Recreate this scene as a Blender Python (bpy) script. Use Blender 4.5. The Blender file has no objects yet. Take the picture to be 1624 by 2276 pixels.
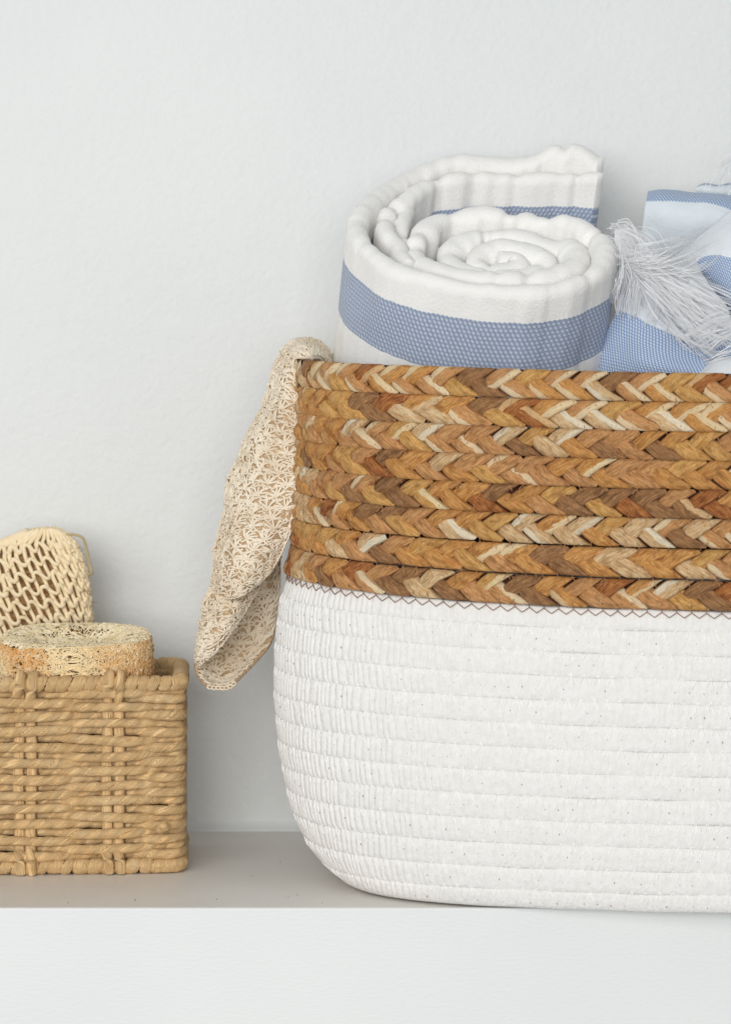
import bpy, math, random
import numpy as np
from mathutils import Vector, noise as mnoise
PI = math.pi
rng = random.Random(7)
sc = bpy.context.scene
COL = sc.collection

# ------------------------------------------------------------------ camera
FPX = 6522.0; HX, HY = 812.0, 800.0; CAMZ = 0.2801; CAMY = -1.5
cam_d = bpy.data.cameras.new('camera'); cam = bpy.data.objects.new('camera', cam_d); COL.objects.link(cam)
cam.location = (0, CAMY, CAMZ); cam.rotation_euler = (PI/2, 0, 0)
cam_d.sensor_fit = 'VERTICAL'; cam_d.sensor_height = 36; cam_d.sensor_width = 36*1624/2276
cam_d.lens = 36*FPX/2276; cam_d.shift_y = -338/2276; cam_d.clip_start = 0.05; cam_d.clip_end = 50
cam_d.dof.use_dof = True; cam_d.dof.focus_distance = 1.55; cam_d.dof.aperture_fstop = 13
sc.camera = cam
# ------------------------------------------------------------------ world and light
w = bpy.data.worlds.new('World'); sc.world = w; w.use_nodes = True
bg = w.node_tree.nodes['Background']; bg.inputs[0].default_value = (0.95, 0.98, 1.0, 1); bg.inputs[1].default_value = 0.345
def area(name, loc, target, size, sizey, power, col):
    l = bpy.data.lights.new(name, 'AREA'); l.shape = 'RECTANGLE'; l.size = size; l.size_y = sizey
    l.energy = power; l.color = col
    o = bpy.data.objects.new(name, l); COL.objects.link(o); o.location = loc
    o.rotation_euler = (Vector(target)-Vector(loc)).to_track_quat('-Z', 'Y').to_euler()
    return o
area('window_light', (-1.05, -2.45, 0.80), (0, 0.1, 0.15), 2.0, 1.3, 33, (1.0, 0.985, 0.955))
area('front_fill_light', (-0.15, -2.8, 0.45), (0, 0.1, 0.12), 1.5, 0.9, 30, (1.0, 0.99, 0.975))  # unseen fill lamp, added to lighten the wall between the baskets
sc.view_settings.view_transform = 'Standard'; sc.view_settings.look = 'None'
sc.view_settings.exposure = 0.09; sc.view_settings.gamma = 1.0
sc.cycles.max_bounces = 6; sc.cycles.diffuse_bounces = 4

# ------------------------------------------------------------------ helpers
def P(px, py, D):
    """a point at distance D from the camera plane, px,py in photo units"""
    return Vector(((px-HX)*D/FPX, D+CAMY, CAMZ-(py-HY)*D/FPX))
def tag(o, label=None, cat=None, group=None, kind=None):
    if label: o['label'] = label
    if cat: o['category'] = cat
    if group: o['group'] = group
    if kind: o['kind'] = kind
    return o
def empty(name, loc):
    o = bpy.data.objects.new(name, None); COL.objects.link(o); o.location = loc; o.empty_display_size = 0.02
    return o
class MB:
    def __init__(s): s.v = []; s.q = []; s.n = 0; s.uv = []; s.mi = []
    def grid(s, pts, uvs=None, close_u=False, close_v=False, mi=0):
        """pts: array (n,m,3)"""
        n, m = pts.shape[:2]
        s.v.append(pts.reshape(-1, 3)); 
        if uvs is None: uvs = np.zeros((n, m, 2))
        s.uv.append(uvs.reshape(-1, 2))
        nu = n if close_u else n-1; nv = m if close_v else m-1
        i = np.arange(nu)[:, None]; j = np.arange(nv)[None, :]
        a = i*m+j; b = ((i+1) % n)*m+j; c = ((i+1) % n)*m+(j+1) % m; d = i*m+(j+1) % m
        q = np.stack([a, b, c, d], -1).reshape(-1, 4)+s.n
        s.q.append(q); s.mi.append(np.full(len(q), mi, np.int32)); s.n += n*m
    def tube(s, pts, r, sides=5, mi=0, closed=False):
        p = np.asarray(pts, float); n = len(p)
        if n < 2: return
        t = np.gradient(p, axis=0); t /= (np.linalg.norm(t, axis=1)[:, None]+1e-12)
        up = np.array([0.31, -0.8, 0.52]); 
        a = np.cross(t, up); a /= (np.linalg.norm(a, axis=1)[:, None]+1e-9); b = np.cross(t, a)
        th = np.arange(sides)*2*PI/sides
        rr = np.broadcast_to(np.asarray(r, float), (n,))[:, None, None]
        ring = p[:, None, :]+rr*(np.cos(th)[None, :, None]*a[:, None, :]+np.sin(th)[None, :, None]*b[:, None, :])
        L = np.concatenate([[0], np.cumsum(np.linalg.norm(np.diff(p, axis=0), axis=1))])
        uv = np.stack([np.broadcast_to(L[:, None]*100, (n, sides)), np.broadcast_to(th[None, :]/(2*PI), (n, sides))], -1)
        s.grid(ring, uv, close_u=closed, close_v=True, mi=mi)
    def mesh(s, name, mats, smooth=True):
        v = np.concatenate(s.v); q = np.concatenate(s.q); uv = np.concatenate(s.uv); mi = np.concatenate(s.mi)
        me = bpy.data.meshes.new(name)
        me.vertices.add(len(v)); me.vertices.foreach_set('co', v.ravel())
        me.loops.add(len(q)*4); me.loops.foreach_set('vertex_index', q.ravel().astype(np.int32))
        me.polygons.add(len(q)); me.polygons.foreach_set('loop_start', np.arange(len(q), dtype=np.int32)*4)
        me.polygons.foreach_set('loop_total', np.full(len(q), 4, np.int32))
        me.polygons.foreach_set('material_index', mi)
        me.polygons.foreach_set('use_smooth', np.full(len(q), smooth))
        ul = me.uv_layers.new(name='UVMap'); ul.data.foreach_set('uv', uv[q.ravel()].ravel())
        if not isinstance(mats, (list, tuple)): mats = [mats]
        for m in mats: me.materials.append(m)
        me.update(calc_edges=True); me.validate()
        return me
    def build(s, name, mats, parent=None, smooth=True):
        o = bpy.data.objects.new(name, s.mesh(name, mats, smooth)); COL.objects.link(o)
        if parent is not None: put(o, parent)
        return o
def world_loc(o):
    v = Vector((0, 0, 0))
    while o is not None: v += o.location; o = o.parent
    return v
def put(o, parent):
    o.parent = parent; o.location = -world_loc(parent)      # meshes are in scene coordinates
def catmull(pts, n):
    p = np.asarray(pts, float); m = len(p)
    t = np.linspace(0, m-1, n); i = np.clip(t.astype(int), 0, m-2); f = (t-i)[:, None]
    g = lambda k: p[np.clip(k, 0, m-1)]
    p0, p1, p2, p3 = g(i-1), g(i), g(i+1), g(i+2)
    return 0.5*((2*p1)+(-p0+p2)*f+(2*p0-5*p1+4*p2-p3)*f*f+(-p0+3*p1-3*p2+p3)*f**3)
def resample(p, step):
    d = np.concatenate([[0], np.cumsum(np.linalg.norm(np.diff(p, axis=0), axis=1))])
    n = max(2, int(d[-1]/step)); s_ = np.linspace(0, d[-1], n)
    return np.stack([np.interp(s_, d, p[:, k]) for k in range(3)], -1)
def nz(x, y, z, sc_, seed=0): return mnoise.noise(Vector((x*sc_+seed*17.3, y*sc_-seed*5.1, z*sc_+seed*3.7)))
def nzarr(P3, sc_, seed=0):
    f = P3.reshape(-1, 3)*sc_
    return np.array([mnoise.noise(Vector((a+seed*17.3, b-seed*5.1, c+seed*3.7))) for a, b, c in f]).reshape(P3.shape[:-1])

# ------------------------------------------------------------------ node expression helper
class E:
    def __init__(s, nt, k): s.nt = nt; s.k = k
    def op(s, o, b=None, c=None):
        n = s.nt.nodes.new('ShaderNodeMath'); n.operation = o
        for i, x in enumerate((s, b, c)):
            if x is None: continue
            if isinstance(x, E): s.nt.links.new(x.k, n.inputs[i])
            else: n.inputs[i].default_value = x
        return E(s.nt, n.outputs[0])
    def __add__(s, o): return s.op('ADD', o)
    def __sub__(s, o): return s.op('SUBTRACT', o)
    def __mul__(s, o): return s.op('MULTIPLY', o)
    def step(s, lo, hi):
        n = s.nt.nodes.new('ShaderNodeMapRange'); n.interpolation_type = 'SMOOTHSTEP'
        s.nt.links.new(s.k, n.inputs[0]); n.inputs[1].default_value = lo; n.inputs[2].default_value = hi
        return E(s.nt, n.outputs[0])
class Mat:
    def __init__(s, name, rough=0.8, spec=0.3):
        s.m = bpy.data.materials.new(name); s.m.use_nodes = True; s.nt = s.m.node_tree
        s.b = s.nt.nodes['Principled BSDF']; s.b.inputs['Roughness'].default_value = rough
        s.b.inputs['Specular IOR Level'].default_value = spec
    def uv(s):
        n = s.nt.nodes.new('ShaderNodeUVMap'); x = s.nt.nodes.new('ShaderNodeSeparateXYZ'); s.nt.links.new(n.outputs[0], x.inputs[0])
        return n.outputs[0], E(s.nt, x.outputs[0]), E(s.nt, x.outputs[1])
    def obj(s): return s.nt.nodes.new('ShaderNodeTexCoord').outputs['Object']
    def rand(s): return E(s.nt, s.nt.nodes.new('ShaderNodeObjectInfo').outputs['Random'])
    def map(s, vec, scale, loc=None):
        n = s.nt.nodes.new('ShaderNodeMapping'); s.nt.links.new(vec, n.inputs[0]); n.inputs['Scale'].default_value = scale
        if loc is not None:
            c = s.nt.nodes.new('ShaderNodeCombineXYZ')
            for i in range(3): s.nt.links.new(loc.k, c.inputs[i])
            s.nt.links.new(c.outputs[0], n.inputs['Location'])
        return n.outputs[0]
    def noise(s, vec, scale, detail=3, rough=0.55):
        n = s.nt.nodes.new('ShaderNodeTexNoise'); s.nt.links.new(vec, n.inputs['Vector']); n.inputs['Scale'].default_value = scale
        n.inputs['Detail'].default_value = detail; n.inputs['Roughness'].default_value = rough
        return E(s.nt, n.outputs['Fac'])
    def mix(s, f, a, b):
        n = s.nt.nodes.new('ShaderNodeMix'); n.data_type = 'RGBA'
        if isinstance(f, E): s.nt.links.new(f.k, n.inputs[0])
        else: n.inputs[0].default_value = f
        for i, x in ((6, a), (7, b)):
            if isinstance(x, tuple): n.inputs[i].default_value = (*x, 1)
            else: s.nt.links.new(x, n.inputs[i])
        return n.outputs[2]
    def color(s, k):
        if isinstance(k, tuple): s.b.inputs['Base Color'].default_value = (*k, 1)
        else: s.nt.links.new(k, s.b.inputs['Base Color'])
    def bump(s, h, dist, strength=1.0, prev=None):
        n = s.nt.nodes.new('ShaderNodeBump'); n.inputs['Distance'].default_value = dist; n.inputs['Strength'].default_value = strength
        s.nt.links.new(h.k, n.inputs['Height'])
        if prev is not None: s.nt.links.new(prev, n.inputs['Normal'])
        s.nt.links.new(n.outputs[0], s.b.inputs['Normal']); return n.outputs[0]
def srgb(r, g, b):
    f = lambda c: (c/255/12.92) if c/255 <= .04045 else ((c/255+.055)/1.055)**2.4
    return (f(r), f(g), f(b))

# materials ---------------------------------------------------------
M = Mat('painted_wall', 0.55, 0.3); o = M.obj()
n1 = M.noise(o, 260, 3, .6); n2 = M.noise(o, 60, 2); n3 = M.noise(o, 5, 2)
M.color(M.mix(n3.step(.3, .7), (.715, .736, .734), (.748, .766, .762)))
M.bump(n1*0.7+n2*0.9, .0014, .55); WALL = M.m
M = Mat('painted_shelf', 0.5, 0.35); o = M.obj()
n1 = M.noise(M.map(o, (.5, 1.6, 1.6)), 420, 3, .6); n2 = M.noise(o, 6, 2)
M.color(M.mix(n2.step(.3, .7), (.70, .718, .715), (.735, .75, .745)))
M.bump(n1, .0005, .4); SHELF = M.m
M = Mat('shelf_top_tint', 0.42, 0.4); o = M.obj()
n1 = M.noise(M.map(o, (.35, 1.6, 1.6)), 480, 3, .65); n2 = M.noise(o, 9, 3)
M.color(M.mix(n2.step(.3, .7), (.76, .73, .68), (.81, .785, .74)))  # same white paint, coloured warmer and lighter for bounced and grazing light
M.bump(n1, .0007, .5); SHELFTOP = M.m

def husk(name, a, b, pale, palef, dark):
    M = Mat(name, 0.5, 0.35); uv, u, v = M.uv(); r = M.rand()
    st = M.noise(M.map(uv, (2.2, 16, 1), r*37.0), 1.0, 4, .6)
    bl = M.noise(M.map(uv, (2.0, 3.0, 1), r*91.0), 1.0, 2)
    c = M.mix(st.step(.36, .64), a, b)
    vn = M.noise(M.map(uv, (1.2, 44, 1), r*11.0), 1.0, 2)
    c = M.mix(vn.step(.58, .7)*.5, c, tuple(x*.6 for x in a))
    c = M.mix(bl.step(.48, .70)*.7, c, tuple(x*.62 for x in a))
    edge = (v+(bl-0.5)*.5).step(.60, .66)
    on = (r*7.31).op('FRACT').step(1-palef-.01, 1-palef+.01)
    c = M.mix(edge*on, c, pale)
    sp = M.noise(M.map(uv, (6, 14, 1), r*53.0), 1.6, 3, .6)
    c = M.mix(sp.step(.62, .70)*.8, c, dark)
    edge_shade = (v-.5).op('ABSOLUTE')+(st-.5)*.06
    c = M.mix(edge_shade.step(.41, .50)*.6, c, tuple(x*.38 for x in a))  # strand edges tinted browner to imitate shade in the seams
    M.color(c); M.bump(st+sp*.8+vn*.9+bl*.6, .0011, 1.0); return M.m
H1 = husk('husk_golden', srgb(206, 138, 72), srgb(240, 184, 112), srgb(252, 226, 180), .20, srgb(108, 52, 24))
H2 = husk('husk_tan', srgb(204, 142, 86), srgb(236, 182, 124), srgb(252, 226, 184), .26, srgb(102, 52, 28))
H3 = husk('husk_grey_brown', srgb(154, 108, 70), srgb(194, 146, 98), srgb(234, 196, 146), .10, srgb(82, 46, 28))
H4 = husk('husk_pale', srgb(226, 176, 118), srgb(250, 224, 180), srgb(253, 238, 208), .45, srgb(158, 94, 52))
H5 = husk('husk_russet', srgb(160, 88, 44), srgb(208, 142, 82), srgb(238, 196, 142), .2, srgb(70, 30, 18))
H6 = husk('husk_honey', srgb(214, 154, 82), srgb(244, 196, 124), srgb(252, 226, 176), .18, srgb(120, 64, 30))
M = Mat('husk_core', .8, .2); M.color(srgb(62, 36, 22)); CORE = M.m
M = Mat('tan_thread', .6, .3); M.color(srgb(196, 148, 104)); TTHREAD = M.m
M = Mat('brown_thread', .6, .3); M.color(srgb(142, 108, 88)); BTHREAD = M.m
M = Mat('white_thread', .5, .4); M.color((.93, .925, .91)); WTHREAD = M.m
M = Mat('needle_hole', .9, .1); M.color((.30, .27, .25)); HOLE = M.m
M = Mat('white_cotton_rope', .85, .15); o = M.obj(); uv, u, v = M.uv()
a = M.noise(M.map(o, (1, 1, .45)), 900, 3, .65); b = M.noise(o, 240, 3, .6)
M.color(M.mix(b.step(.3, .7), (.765, .75, .725), (.815, .803, .782))); M.bump(a+b*1.0, .0008, .75); ROPE = M.m
M = Mat('inner_cotton', .9, .1); M.color((.7, .68, .64)); INNER = M.m

def cloth(name, bands, white, blue, su, sv, dash=(.88, .9, .93), thin=1.0, fuzz=700):
    M = Mat(name, .92, .1); uv, u, v = M.uv(); av = v.op('ABSOLUTE'); o = M.obj()
    U = u*su; V = av*sv
    row = V.op('FLOOR'); fu = (U+(row*.5)).op('FRACT')-.5; fv = V.op('FRACT')-.5
    sk = fu*1.0+fv*-.45
    d = ((sk*sk)*5.2+(fv*fv)*2.6).op('SQRT')
    ov = d.step(.62*thin, .40*thin) if False else (d*-1.0).step(-.66*thin, -.36*thin)
    wob = M.noise(M.map(uv, (1, .001, 1)), 1.1, 2)
    msk = None
    for lo, hi in bands:
        a = av+(wob-.5)*.12
        k = a.step(lo, lo+.05)*(a*-1.0).step(-hi-.05, -hi)
        msk = k if msk is None else msk.op('MAXIMUM', k)
    fz = M.noise(o, fuzz, 4, .7); f2 = M.noise(o, 90, 3)
    wc = M.mix(f2.step(.3, .7), tuple(x*.97 for x in white), white)
    bc = M.mix(ov*.85, blue, dash)
    M.color(M.mix(msk, wc, bc))
    nb = M.bump(fz+f2*.5, .0010, .6); M.bump(ov*msk, .0005, .6, nb)
    M.b.inputs['Sheen Weight'].default_value = .25; return M.m
TOWEL = cloth('striped_towel', [(1.75, 4.75)], (.875, .865, .845), srgb(146, 159, 185), 4.1, 4.2, dash=(.58, .64, .73), thin=1.28)
TOWB = cloth('fringed_towel_band', [(0.9, 5.6)], (.78, .82, .87), srgb(138, 162, 200), 5.5, 6.5, dash=(.70, .77, .88), thin=1.32, fuzz=500)
TOWC = cloth('fringed_towel_thin_stripe', [(-1, 1.5)], (.70, .76, .81), srgb(140, 162, 194), 5.5, 6.5, dash=(.75, .82, .9), fuzz=500)
M = Mat('white_fringe', .7, .2); M.color((.94, .95, .97)); M.b.inputs['Sheen Weight'].default_value = .2; 
tr = M.nt.nodes.new('ShaderNodeBsdfTranslucent'); tr.inputs[0].default_value = (.92, .94, .97, 1); mx = M.nt.nodes.new('ShaderNodeMixShader'); mx.inputs[0].default_value = .12
M.nt.links.new(M.b.outputs[0], mx.inputs[1]); M.nt.links.new(tr.outputs[0], mx.inputs[2]); M.nt.links.new(mx.outputs[0], M.nt.nodes['Material Output'].inputs[0]); FRINGE = M.m
M = Mat('crochet_yarn', .85, .12); o = M.obj(); a = M.noise(o, 900, 3, .6); b = M.noise(o, 45, 2)
M.color(M.mix(b.step(.35, .65), srgb(224, 208, 184), srgb(238, 226, 206))); M.bump(a, .0005, .6); YARN = M.m
M = Mat('crochet_ground', .9, .1); o = M.obj(); a = M.noise(o, 700, 3, .6)
M.color(M.mix(a.step(.35, .65), srgb(176, 146, 112), srgb(210, 184, 150))); M.bump(a, .0012, .8); YGND = M.m
M = Mat('paper_cord', .6, .3); uv, u, v = M.uv(); o = M.obj(); r = M.rand()
a = M.noise(M.map(uv, (1.3, 26, 1), r*23.), 1.0, 4, .65); b = M.noise(o, 70, 3)
vn = M.noise(M.map(uv, (.8, 46, 1), r*11.0), 1.0, 2)
c = M.mix(a.step(.34, .66), srgb(214, 172, 116), srgb(244, 210, 158)); c = M.mix(b.step(.45, .75)*.5, c, srgb(246, 218, 172)); c = M.mix(vn.step(.57, .68)*.8, c, srgb(140, 102, 64))
M.color(c); M.bump(a-vn*.8, .0009, .9); CORD = M.m
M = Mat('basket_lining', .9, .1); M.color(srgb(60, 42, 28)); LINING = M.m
M = Mat('loofah_fibre', .6, .25); o = M.obj(); a = M.noise(o, 26, 2); b = M.noise(o, 300, 2); z = M.nt.nodes.new('ShaderNodeSeparateXYZ'); M.nt.links.new(o, z.inputs[0])
c = M.mix(a.step(.38, .66), srgb(244, 220, 172), srgb(224, 166, 92)); c = M.mix(b.step(.35, .7)*.6, c, srgb(246, 230, 196))
M.color(c); LOOF = M.m
M = Mat('loofah_top_fibre', .6, .25); o = M.obj(); b = M.noise(o, 200, 2)
M.color(M.mix(b.step(.35, .65), srgb(236, 218, 178), srgb(252, 238, 206))); LOOFT = M.m
M = Mat('loofah_core', .9, .1); o = M.obj(); b = M.noise(o, 500, 3, .7); a = M.noise(o, 26, 2)
c = M.mix(b.step(.35, .65), srgb(112, 76, 42), srgb(164, 120, 70)); M.color(c); M.bump(b, .002, 1); LOOFC = M.m
M = Mat('sisal', .5, .35); uv, u, v = M.uv(); a = M.noise(M.map(uv, (2, 9, 1)), 1, 3)
M.color(M.mix(a.step(.3, .7), srgb(232, 208, 166), srgb(248, 232, 198))); M.bump(a, .0004, .5); SISAL = M.m
M = Mat('sisal_fluff', .8, .1); M.color(srgb(176, 132, 88)); FLUFF = M.m
M = Mat('hanging_cord', .7, .2); M.color(srgb(186, 168, 128)); LOOPC = M.m

# ------------------------------------------------------------------ setting
def box(name, x0, x1, y0, y1, z0, z1, mats, top=None, bev=.0012):
    import bmesh
    bm = bmesh.new()
    vs = [bm.verts.new(p) for p in ((x0,y0,z0),(x1,y0,z0),(x1,y1,z0),(x0,y1,z0),(x0,y0,z1),(x1,y0,z1),(x1,y1,z1),(x0,y1,z1))]
    for k, f in enumerate(((0,3,2,1),(4,5,6,7),(0,1,5,4),(1,2,6,5),(2,3,7,6),(3,0,4,7))):
        fc = bm.faces.new([vs[i] for i in f])
        if k == 1 and top: fc.material_index = 1
    me = bpy.data.meshes.new(name); bm.to_mesh(me); bm.free()
    for m in mats: me.materials.append(m)
    ob = bpy.data.objects.new(name, me); COL.objects.link(ob)
    b = ob.modifiers.new('bevel', 'BEVEL'); b.width = bev; b.segments = 3; b.material = -1
    return ob
WY = 0.249
tag(box('wall', -1.6, 1.6, WY, WY+.1, -.9, 1.6, [WALL]), kind='structure', label='white painted wall with fine orange peel texture behind the shelf')
shelf = tag(box('shelf', -1.5, 1.5, 0, WY-.0005, -.16, 0, [SHELF, SHELFTOP], top=True), kind='structure', label='thick white shelf, top surface tinted for warm bounced light')
mb = MB()
xs = np.linspace(-1.5, 1.5, 400); prof = [(0, .0075), (-.0005, .004), (-.0022, .0016), (-.0055, .0004), (-.0056, -.0003)]
g = np.array([[(x, WY+a+.0003*nz(x, 0, 0, 40), b+.0007*nz(x, 1, 0, 25)*(b > 0)) for a, b in prof] for x in xs]); g[:, 0, 1] = WY+.001
mb.grid(g); cb = mb.build('caulk_bead', WALL, shelf)

m = MB()
for px, Y in ((622, .135), (641, .030), (661, .034), (560, .090), (480, .022), (715, .012), (300, .020), (150, .012)):
    D = Y-CAMY; x = (px-HX)*D/FPX; a = rng.random()*3
    m.tube([(x, Y, .0003), (x+.0007*math.cos(a), Y+.0007*math.sin(a), .0005)], .00028*rng.uniform(.6, 1.2), 5)
m.build('dust_speck', HOLE, shelf)['kind'] = 'stuff'
# ------------------------------------------------------------------ large rope basket
BA, BB, BN = .190, .112, 2.9
BROT = math.radians(-8.5); BC = np.array([.1415, .0900])
th = np.linspace(0, 2*PI, 8001)[:-1]
lx = BA*np.sign(np.cos(th))*np.abs(np.cos(th))**(2/BN); ly = BB*np.sign(np.sin(th))*np.abs(np.sin(th))**(2/BN)
# start at the back right, run over back-left, left, front (th from 0 -> 2pi is right, back, left, front)
rx = lx*math.cos(BROT)-ly*math.sin(BROT)+BC[0]; ry = lx*math.sin(BROT)+ly*math.cos(BROT)+BC[1]
pp = np.stack([rx, ry], -1); seg = np.linalg.norm(np.roll(pp, -1, 0)-pp, axis=1); cum = np.concatenate([[0], np.cumsum(seg)]); PERIM = cum[-1]
ppc = np.vstack([pp, pp[:1]]); lxc = np.append(lx, lx[0])
SS = np.linspace(0, PERIM, 6001)
bx_ = np.interp(SS, cum, ppc[:, 0]); by_ = np.interp(SS, cum, ppc[:, 1]); bl_ = np.interp(SS, cum, lxc)
tx = np.gradient(bx_); ty = np.gradient(by_); k = 25
ker = np.ones(k)/k
tx = np.convolve(np.concatenate([tx[-k-1:-1], tx, tx[1:k+1]]), ker, 'same')[k:-k]; ty = np.convolve(np.concatenate([ty[-k-1:-1], ty, ty[1:k+1]]), ker, 'same')[k:-k]
tl = np.hypot(tx, ty); nx_ = ty/tl; ny_ = -tx/tl       # outward normal for counter clockwise
INZ = [0, .004, .010, .020, .040, .070, .100, .125, .150, .158, .175, .200, .240, .290]
INV = [.046, .034, .0255, .0175, .0085, .0025, .0000, .0004, .003, .006, .0125, .0145, .0155, .0162]
def at(s, z, r):
    """arrays: arc position, height, outward offset -> xyz"""
    s = np.mod(s, PERIM); x = np.interp(s, SS, bx_); y = np.interp(s, SS, by_); nx = np.interp(s, SS, nx_); ny = np.interp(s, SS, ny_)
    f = 1-0.5*np.clip(-ny, 0, 1)*(z < .06)*np.clip((.06-z)/.03, 0, 1)
    ins = np.interp(z, INZ, INV)
    off = r-ins*(1-.86*np.clip(-ny, 0, 1)**3)
    return np.stack([x+nx*off, y+ny*off, z+0*x], -1)
def leftness(s):
    l = np.interp(np.mod(s, PERIM), SS, bl_); return np.clip((-l+.02)/(BA+.02), 0, 1)**1.8
def zseam(s): return .1535+.0125*leftness(s)+.0006*np.sin(s*19)
def zrim(s): return .2737+.0072*leftness(s)-.0006*np.sin(s*23+1)
_s = np.linspace(0, PERIM, 3000); _p = at(_s, .11+0*_s, .004+0*_s)
_q = HX+_p[:, 0]*FPX/(_p[:, 1]-CAMY); _k = np.argmin(_q); _sh = (603-_q[_k])*(_p[_k, 1]-CAMY)/FPX
bx_ = bx_+_sh; BC[0] += _sh
basket = tag(empty('rope_basket', (BC[0], BC[1], 0)), 'large white rope basket with braided golden brown upper half holding rolled towels', 'basket')
NR = 13
wf = np.array([0.55]+[1]*11+[.85]); wf = np.array([.75, .95]+[1]*10+[.85]); wf = np.cumsum(wf)/wf.sum(); wf = np.concatenate([[0], wf])  # bottom to top
NS = 3000
sA = np.linspace(0, PERIM, NS+1)[:-1]
pv = np.arange(14)*2*PI/14
def rowz(f, s): return .0015+(zseam(s)-.0015)*f
RT = .0036
for i in range(NR):
    f0, f1 = wf[i], wf[i+1]
    z0 = rowz(f0, sA); z1 = rowz(f1, sA); zc = (z0+z1)/2; hh = (z1-z0)/2
    wob = np.array([nz(s_*1, i*3.1, 0, 30) for s_ in sA])*.0008*np.sin(np.minimum(sA, PERIM-sA)*8).clip(0, 1)
    pts = np.zeros((NS, 14, 3)); uv = np.zeros((NS, 14, 2))
    ribn = 138; ribA = .00028+.00085*np.clip(leftness(sA)*2.2-.05, 0, 1)
    jit = np.array([nz(s_*1, i*3.1, 7, 90) for s_ in sA])
    for j, a in enumerate(pv):
        ca, sa = math.cos(a), math.sin(a)
        rr = RT*np.sign(ca)*abs(ca)**.18
        zz = zc+wob+hh*1.08*np.sign(sa)*abs(sa)**.8
        ph = sA/PERIM*ribn*2*PI+sa*.6*(1 if i % 2 else -1)+i*1.7+jit*2.6
        rib = (np.abs(np.sin(ph/1.0))**.7-.6)*ribA*max(ca, 0)*(1+.4*jit)
        pts[:, j] = at(sA, zz, rr+rib-.0012+wob*.8); uv[:, j, 0] = sA*100; uv[:, j, 1] = j/14
    m = MB(); m.grid(pts, uv, close_u=True, close_v=True); m.build('rope_coil', ROPE, basket)
# base
m = MB(); sB = np.linspace(0, PERIM, 200)[:-1]
rings = [at(sB, .003+0*sB, 0*sB)]; c0 = np.array([BC[0], BC[1], .003])
for f in (.6, .2, .001): rings.append(c0+(rings[0]-c0)*f)
m.grid(np.stack(rings), close_v=True); m.build('basket_base', INNER, basket)
# stitching on the white part
S_FRONT = PERIM*.75
def side_s(px, z):
    """arc position whose front projects at px"""
    cand = np.linspace(PERIM*.40, PERIM*1.0, 3000); p = at(cand, z+0*cand, 0*cand)
    q = HX+p[:, 0]*FPX/(p[:, 1]-CAMY); ok = np.interp(cand, SS, ny_) < 0
    return cand[ok][np.argmin(abs(q[ok]-px))]
S_L = PERIM*.42; S_R = side_s(1700, .12)
for i in range(1, NR):
    m = MB(); s_ = S_L+.02; zl = wf[i]
    st = .0068*(1+.12*(rng.random()-.5)); up = True
    amp = .0040+.0010*rng.random(); sk = rng.uniform(-.3, .3)
    while s_ < S_R:
        def q(s2, dz, r): 
            s2 = np.array([s2]); return at(s2, rowz(zl, s2)+dz, np.array([r]))[0]
        j = rng.uniform(-.0003, .0003); j2 = rng.uniform(-.0005, .0005)
        top = q(s_+j, .0006+amp*.25+j2, .0019); l = q(s_-st*.26+sk*.001+j, -amp*.8+j2, .00272); r = q(s_+st*.26+sk*.001+j, -amp*.8+j2, .00272)
        mid1 = q(s_-st*.12+j, -amp*.25+j2, .00235); mid2 = q(s_+st*.12+j, -amp*.25+j2, .00235)
        if rng.random() < .93: m.tube([l, mid1, top], .00022, 4)
        if rng.random() < .85: m.tube([top, mid2, r], .00022, 4)
        if rng.random() < .75:
            h = q(s_+st*.5+j, -.0062+rng.uniform(-.0005, .0005), .00255)
            m.tube([h+np.array([0, .0006, .0003]), h+np.array([0, -.0003, 0])*rng.random(), h+np.array([.0001, .0004, -.0004])], .00024*(.3+rng.random()*.9), 4, mi=1)
        s_ += st
    o = m.build('rope_stitching', [WTHREAD, HOLE], basket); o['kind'] = 'stuff'

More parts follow.
